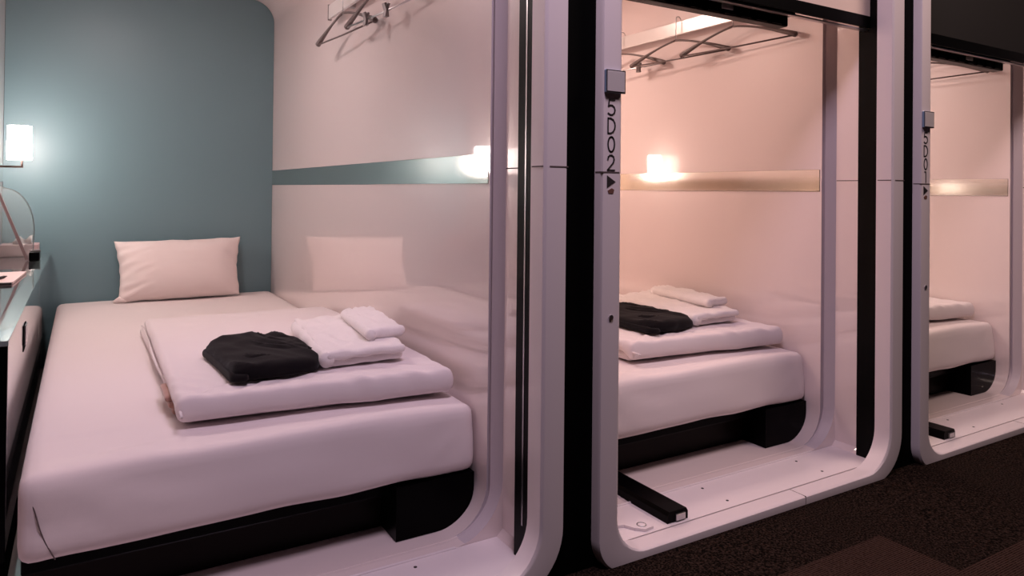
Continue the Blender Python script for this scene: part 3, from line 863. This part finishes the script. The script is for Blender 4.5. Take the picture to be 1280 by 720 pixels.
# tissue box with tissue
t = thing('tissue_box', 'pink tissue box with a white tissue at the back of the desk', 'tissue box', (0, 0, 0))
obj('box', bx(-0.262, -0.142, 3.235, 3.36, zt, zt+0.044, bev=0.002), M['tissuebox'], t)
bm = bmesh.new(); n = 10; rows = []
for i in range(n+1):
    u = i/n
    rows.append([bm.verts.new((-0.225+0.062*u+0.0, 3.28+0.012*math.sin(u*9+j), zt+0.040+0.030*(j/4)*(0.4+0.6*math.sin(u*5)**2)*(1 if u < 0.7 else 0.8)+0.014*u*(j/4))) for j in range(5)])
for i in range(n):
    for j in range(4): bm.faces.new((rows[i][j], rows[i+1][j], rows[i+1][j+1], rows[i][j+1]))
o = obj('tissue', bm, M['tissue'], t, True)
sm = o.modifiers.new('s', 'SOLIDIFY'); sm.thickness = 0.0015
# black box
o = bx(-0.160, -0.128, 3.035, 3.10, zt, zt+0.030, bev=0.003)
t = thing('black_case', 'small open black case on the desk beside the tissue box', 'case', (0, 0, 0))
obj('case_body', o, M['blackgloss'], t)
bm = bmesh.new(); box(bm, -0.162, -0.126, 3.08, 3.106, zt+0.0305, zt+0.0345, bev=0.001, seg=1)
obj('case_lid', bm, M['deskside'], t)
# framed leaning panel (mirror) seen edge-on against a clear curved shield
t = thing('leaning_mirror', 'slim rose-framed mirror leaning to the left wall, seen edge-on over the desk', 'mirror', (0, 0, 0))
A = Vector((-0.166, 0, zt+0.004)); B = Vector((XL+0.009, 0, 0.742)); d = (B-A).normalized(); nn = Vector((-d.z, 0, d.x))
bm = bmesh.new()
def slab(bm, A, B, nn, y0, y1, th):
    vs = [bm.verts.new((p.x, y, p.z)) for y in (y0, y1) for p in (A-nn*th/2, B-nn*th/2, B+nn*th/2, A+nn*th/2)]
    bm.faces.new(vs[:4]); bm.faces.new(vs[4:][::-1])
    for j in range(4): bm.faces.new((vs[j], vs[4+j], vs[4+(j+1) % 4], vs[(j+1) % 4]))
slab(bm, A, B, nn, 3.05, 3.064, 0.009)
obj('frame', bm, M['rose'], t)
bm = bmesh.new(); slab(bm, A+nn*-0.001, B+nn*-0.001, nn, 3.064, 3.10, 0.004)
obj('mirror_plate', bm, M['deskside'], t)
t = thing('clear_shield', 'clear domed acrylic cover standing behind the leaning mirror', 'cover', (0, 0, 0))
bm = bmesh.new()
pts = [(-0.262, 0.752)]
for k in range(15):
    a = math.radians(88-96*k/14); pts.append((-0.245+0.094*math.cos(a), 0.585+0.155*math.sin(a)**1 if math.sin(a) > 0 else 0.585+0.155*math.sin(a)))
pts += [(-0.155, zt+0.0), (-0.262, zt+0.0)]
a = [bm.verts.new((x, 3.155, z)) for x, z in pts]; c = [bm.verts.new((x, 3.160, z)) for x, z in pts]
bm.faces.new(a); bm.faces.new(c[::-1])
for k in range(len(a)): bm.faces.new((a[k], c[k], c[(k+1) % len(a)], a[(k+1) % len(a)]))
obj('front_sheet', bm, M['acrylic'], t)
bm = bmesh.new()
inn = [(x-0.002, z) for x, z in pts[:-2]]
# curved rim that gives the cover its depth
q0 = [bm.verts.new((x, 3.160, z)) for x, z in pts[:-1]]; q1 = [bm.verts.new((x, 3.215, z)) for x, z in pts[:-1]]
for k in range(len(q0)-1): bm.faces.new((q0[k], q0[k+1], q1[k+1], q1[k]))
o = obj('curved_rim', bm, M['acrylic'], t, True); sm = o.modifiers.new('s', 'SOLIDIFY'); sm.thickness = 0.002; sm.offset = -1
# card + pen
t = thing('note_card', 'pale pink note card lying on the desk under a pen', 'card', (0, 0, 0))
bm = bmesh.new()
q = [(-0.25, 2.34), (-0.158, 2.345), (-0.143, 2.62), (-0.25, 2.62)]
a = [bm.verts.new((x, y, zt)) for x, y in q]; c = [bm.verts.new((x, y, zt+0.006)) for x, y in q]
bm.faces.new(a[::-1]); bm.faces.new(c)
for k in range(4): bm.faces.new((a[k], a[(k+1) % 4], c[(k+1) % 4], c[k]))
obj('card', bm, M['card'], t)
obj('card_base', bx(-0.252, -0.16, 2.325, 2.336, zt, zt+0.006), M['ink'], t)
t = thing('pen', 'black pen lying on the pink note card', 'pen', (0, 0, 0))
bm = bmesh.new(); tube(bm, [(-0.215, 2.35, zt+0.0105), (-0.186, 2.44, zt+0.0105), (-0.180, 2.46, zt+0.0105)], [0.004, 0.004, 0.001], 10)
obj('barrel', bm, M['ink'], t, True)
bm = bmesh.new(); tube(bm, [(-0.214, 2.352, zt+0.0155), (-0.204, 2.385, zt+0.0155)], 0.001, 6)
obj('pocket_clip', bm, M['steel'], t, True)
# glass tumbler at the near end
t = thing('glass_tumbler', 'glass tumbler with a red drink at the near end of the desk, left edge', 'glass', (0, 0, 0))
bm = bmesh.new()
lathe(bm, [(0.017, 0), (0.020, 0.05), (0.0185, 0.05), (0.0165, 0.004)], (-0.1465, 1.60, zt), 32)
obj('tumbler', bm, M['glass'], t, True, 40)
bm = bmesh.new(); lathe(bm, [(0.012, 0.006), (0.013, 0.018)], (-0.1465, 1.60, zt), 24)
obj('drink', bm, M['red'], t, True, 40)
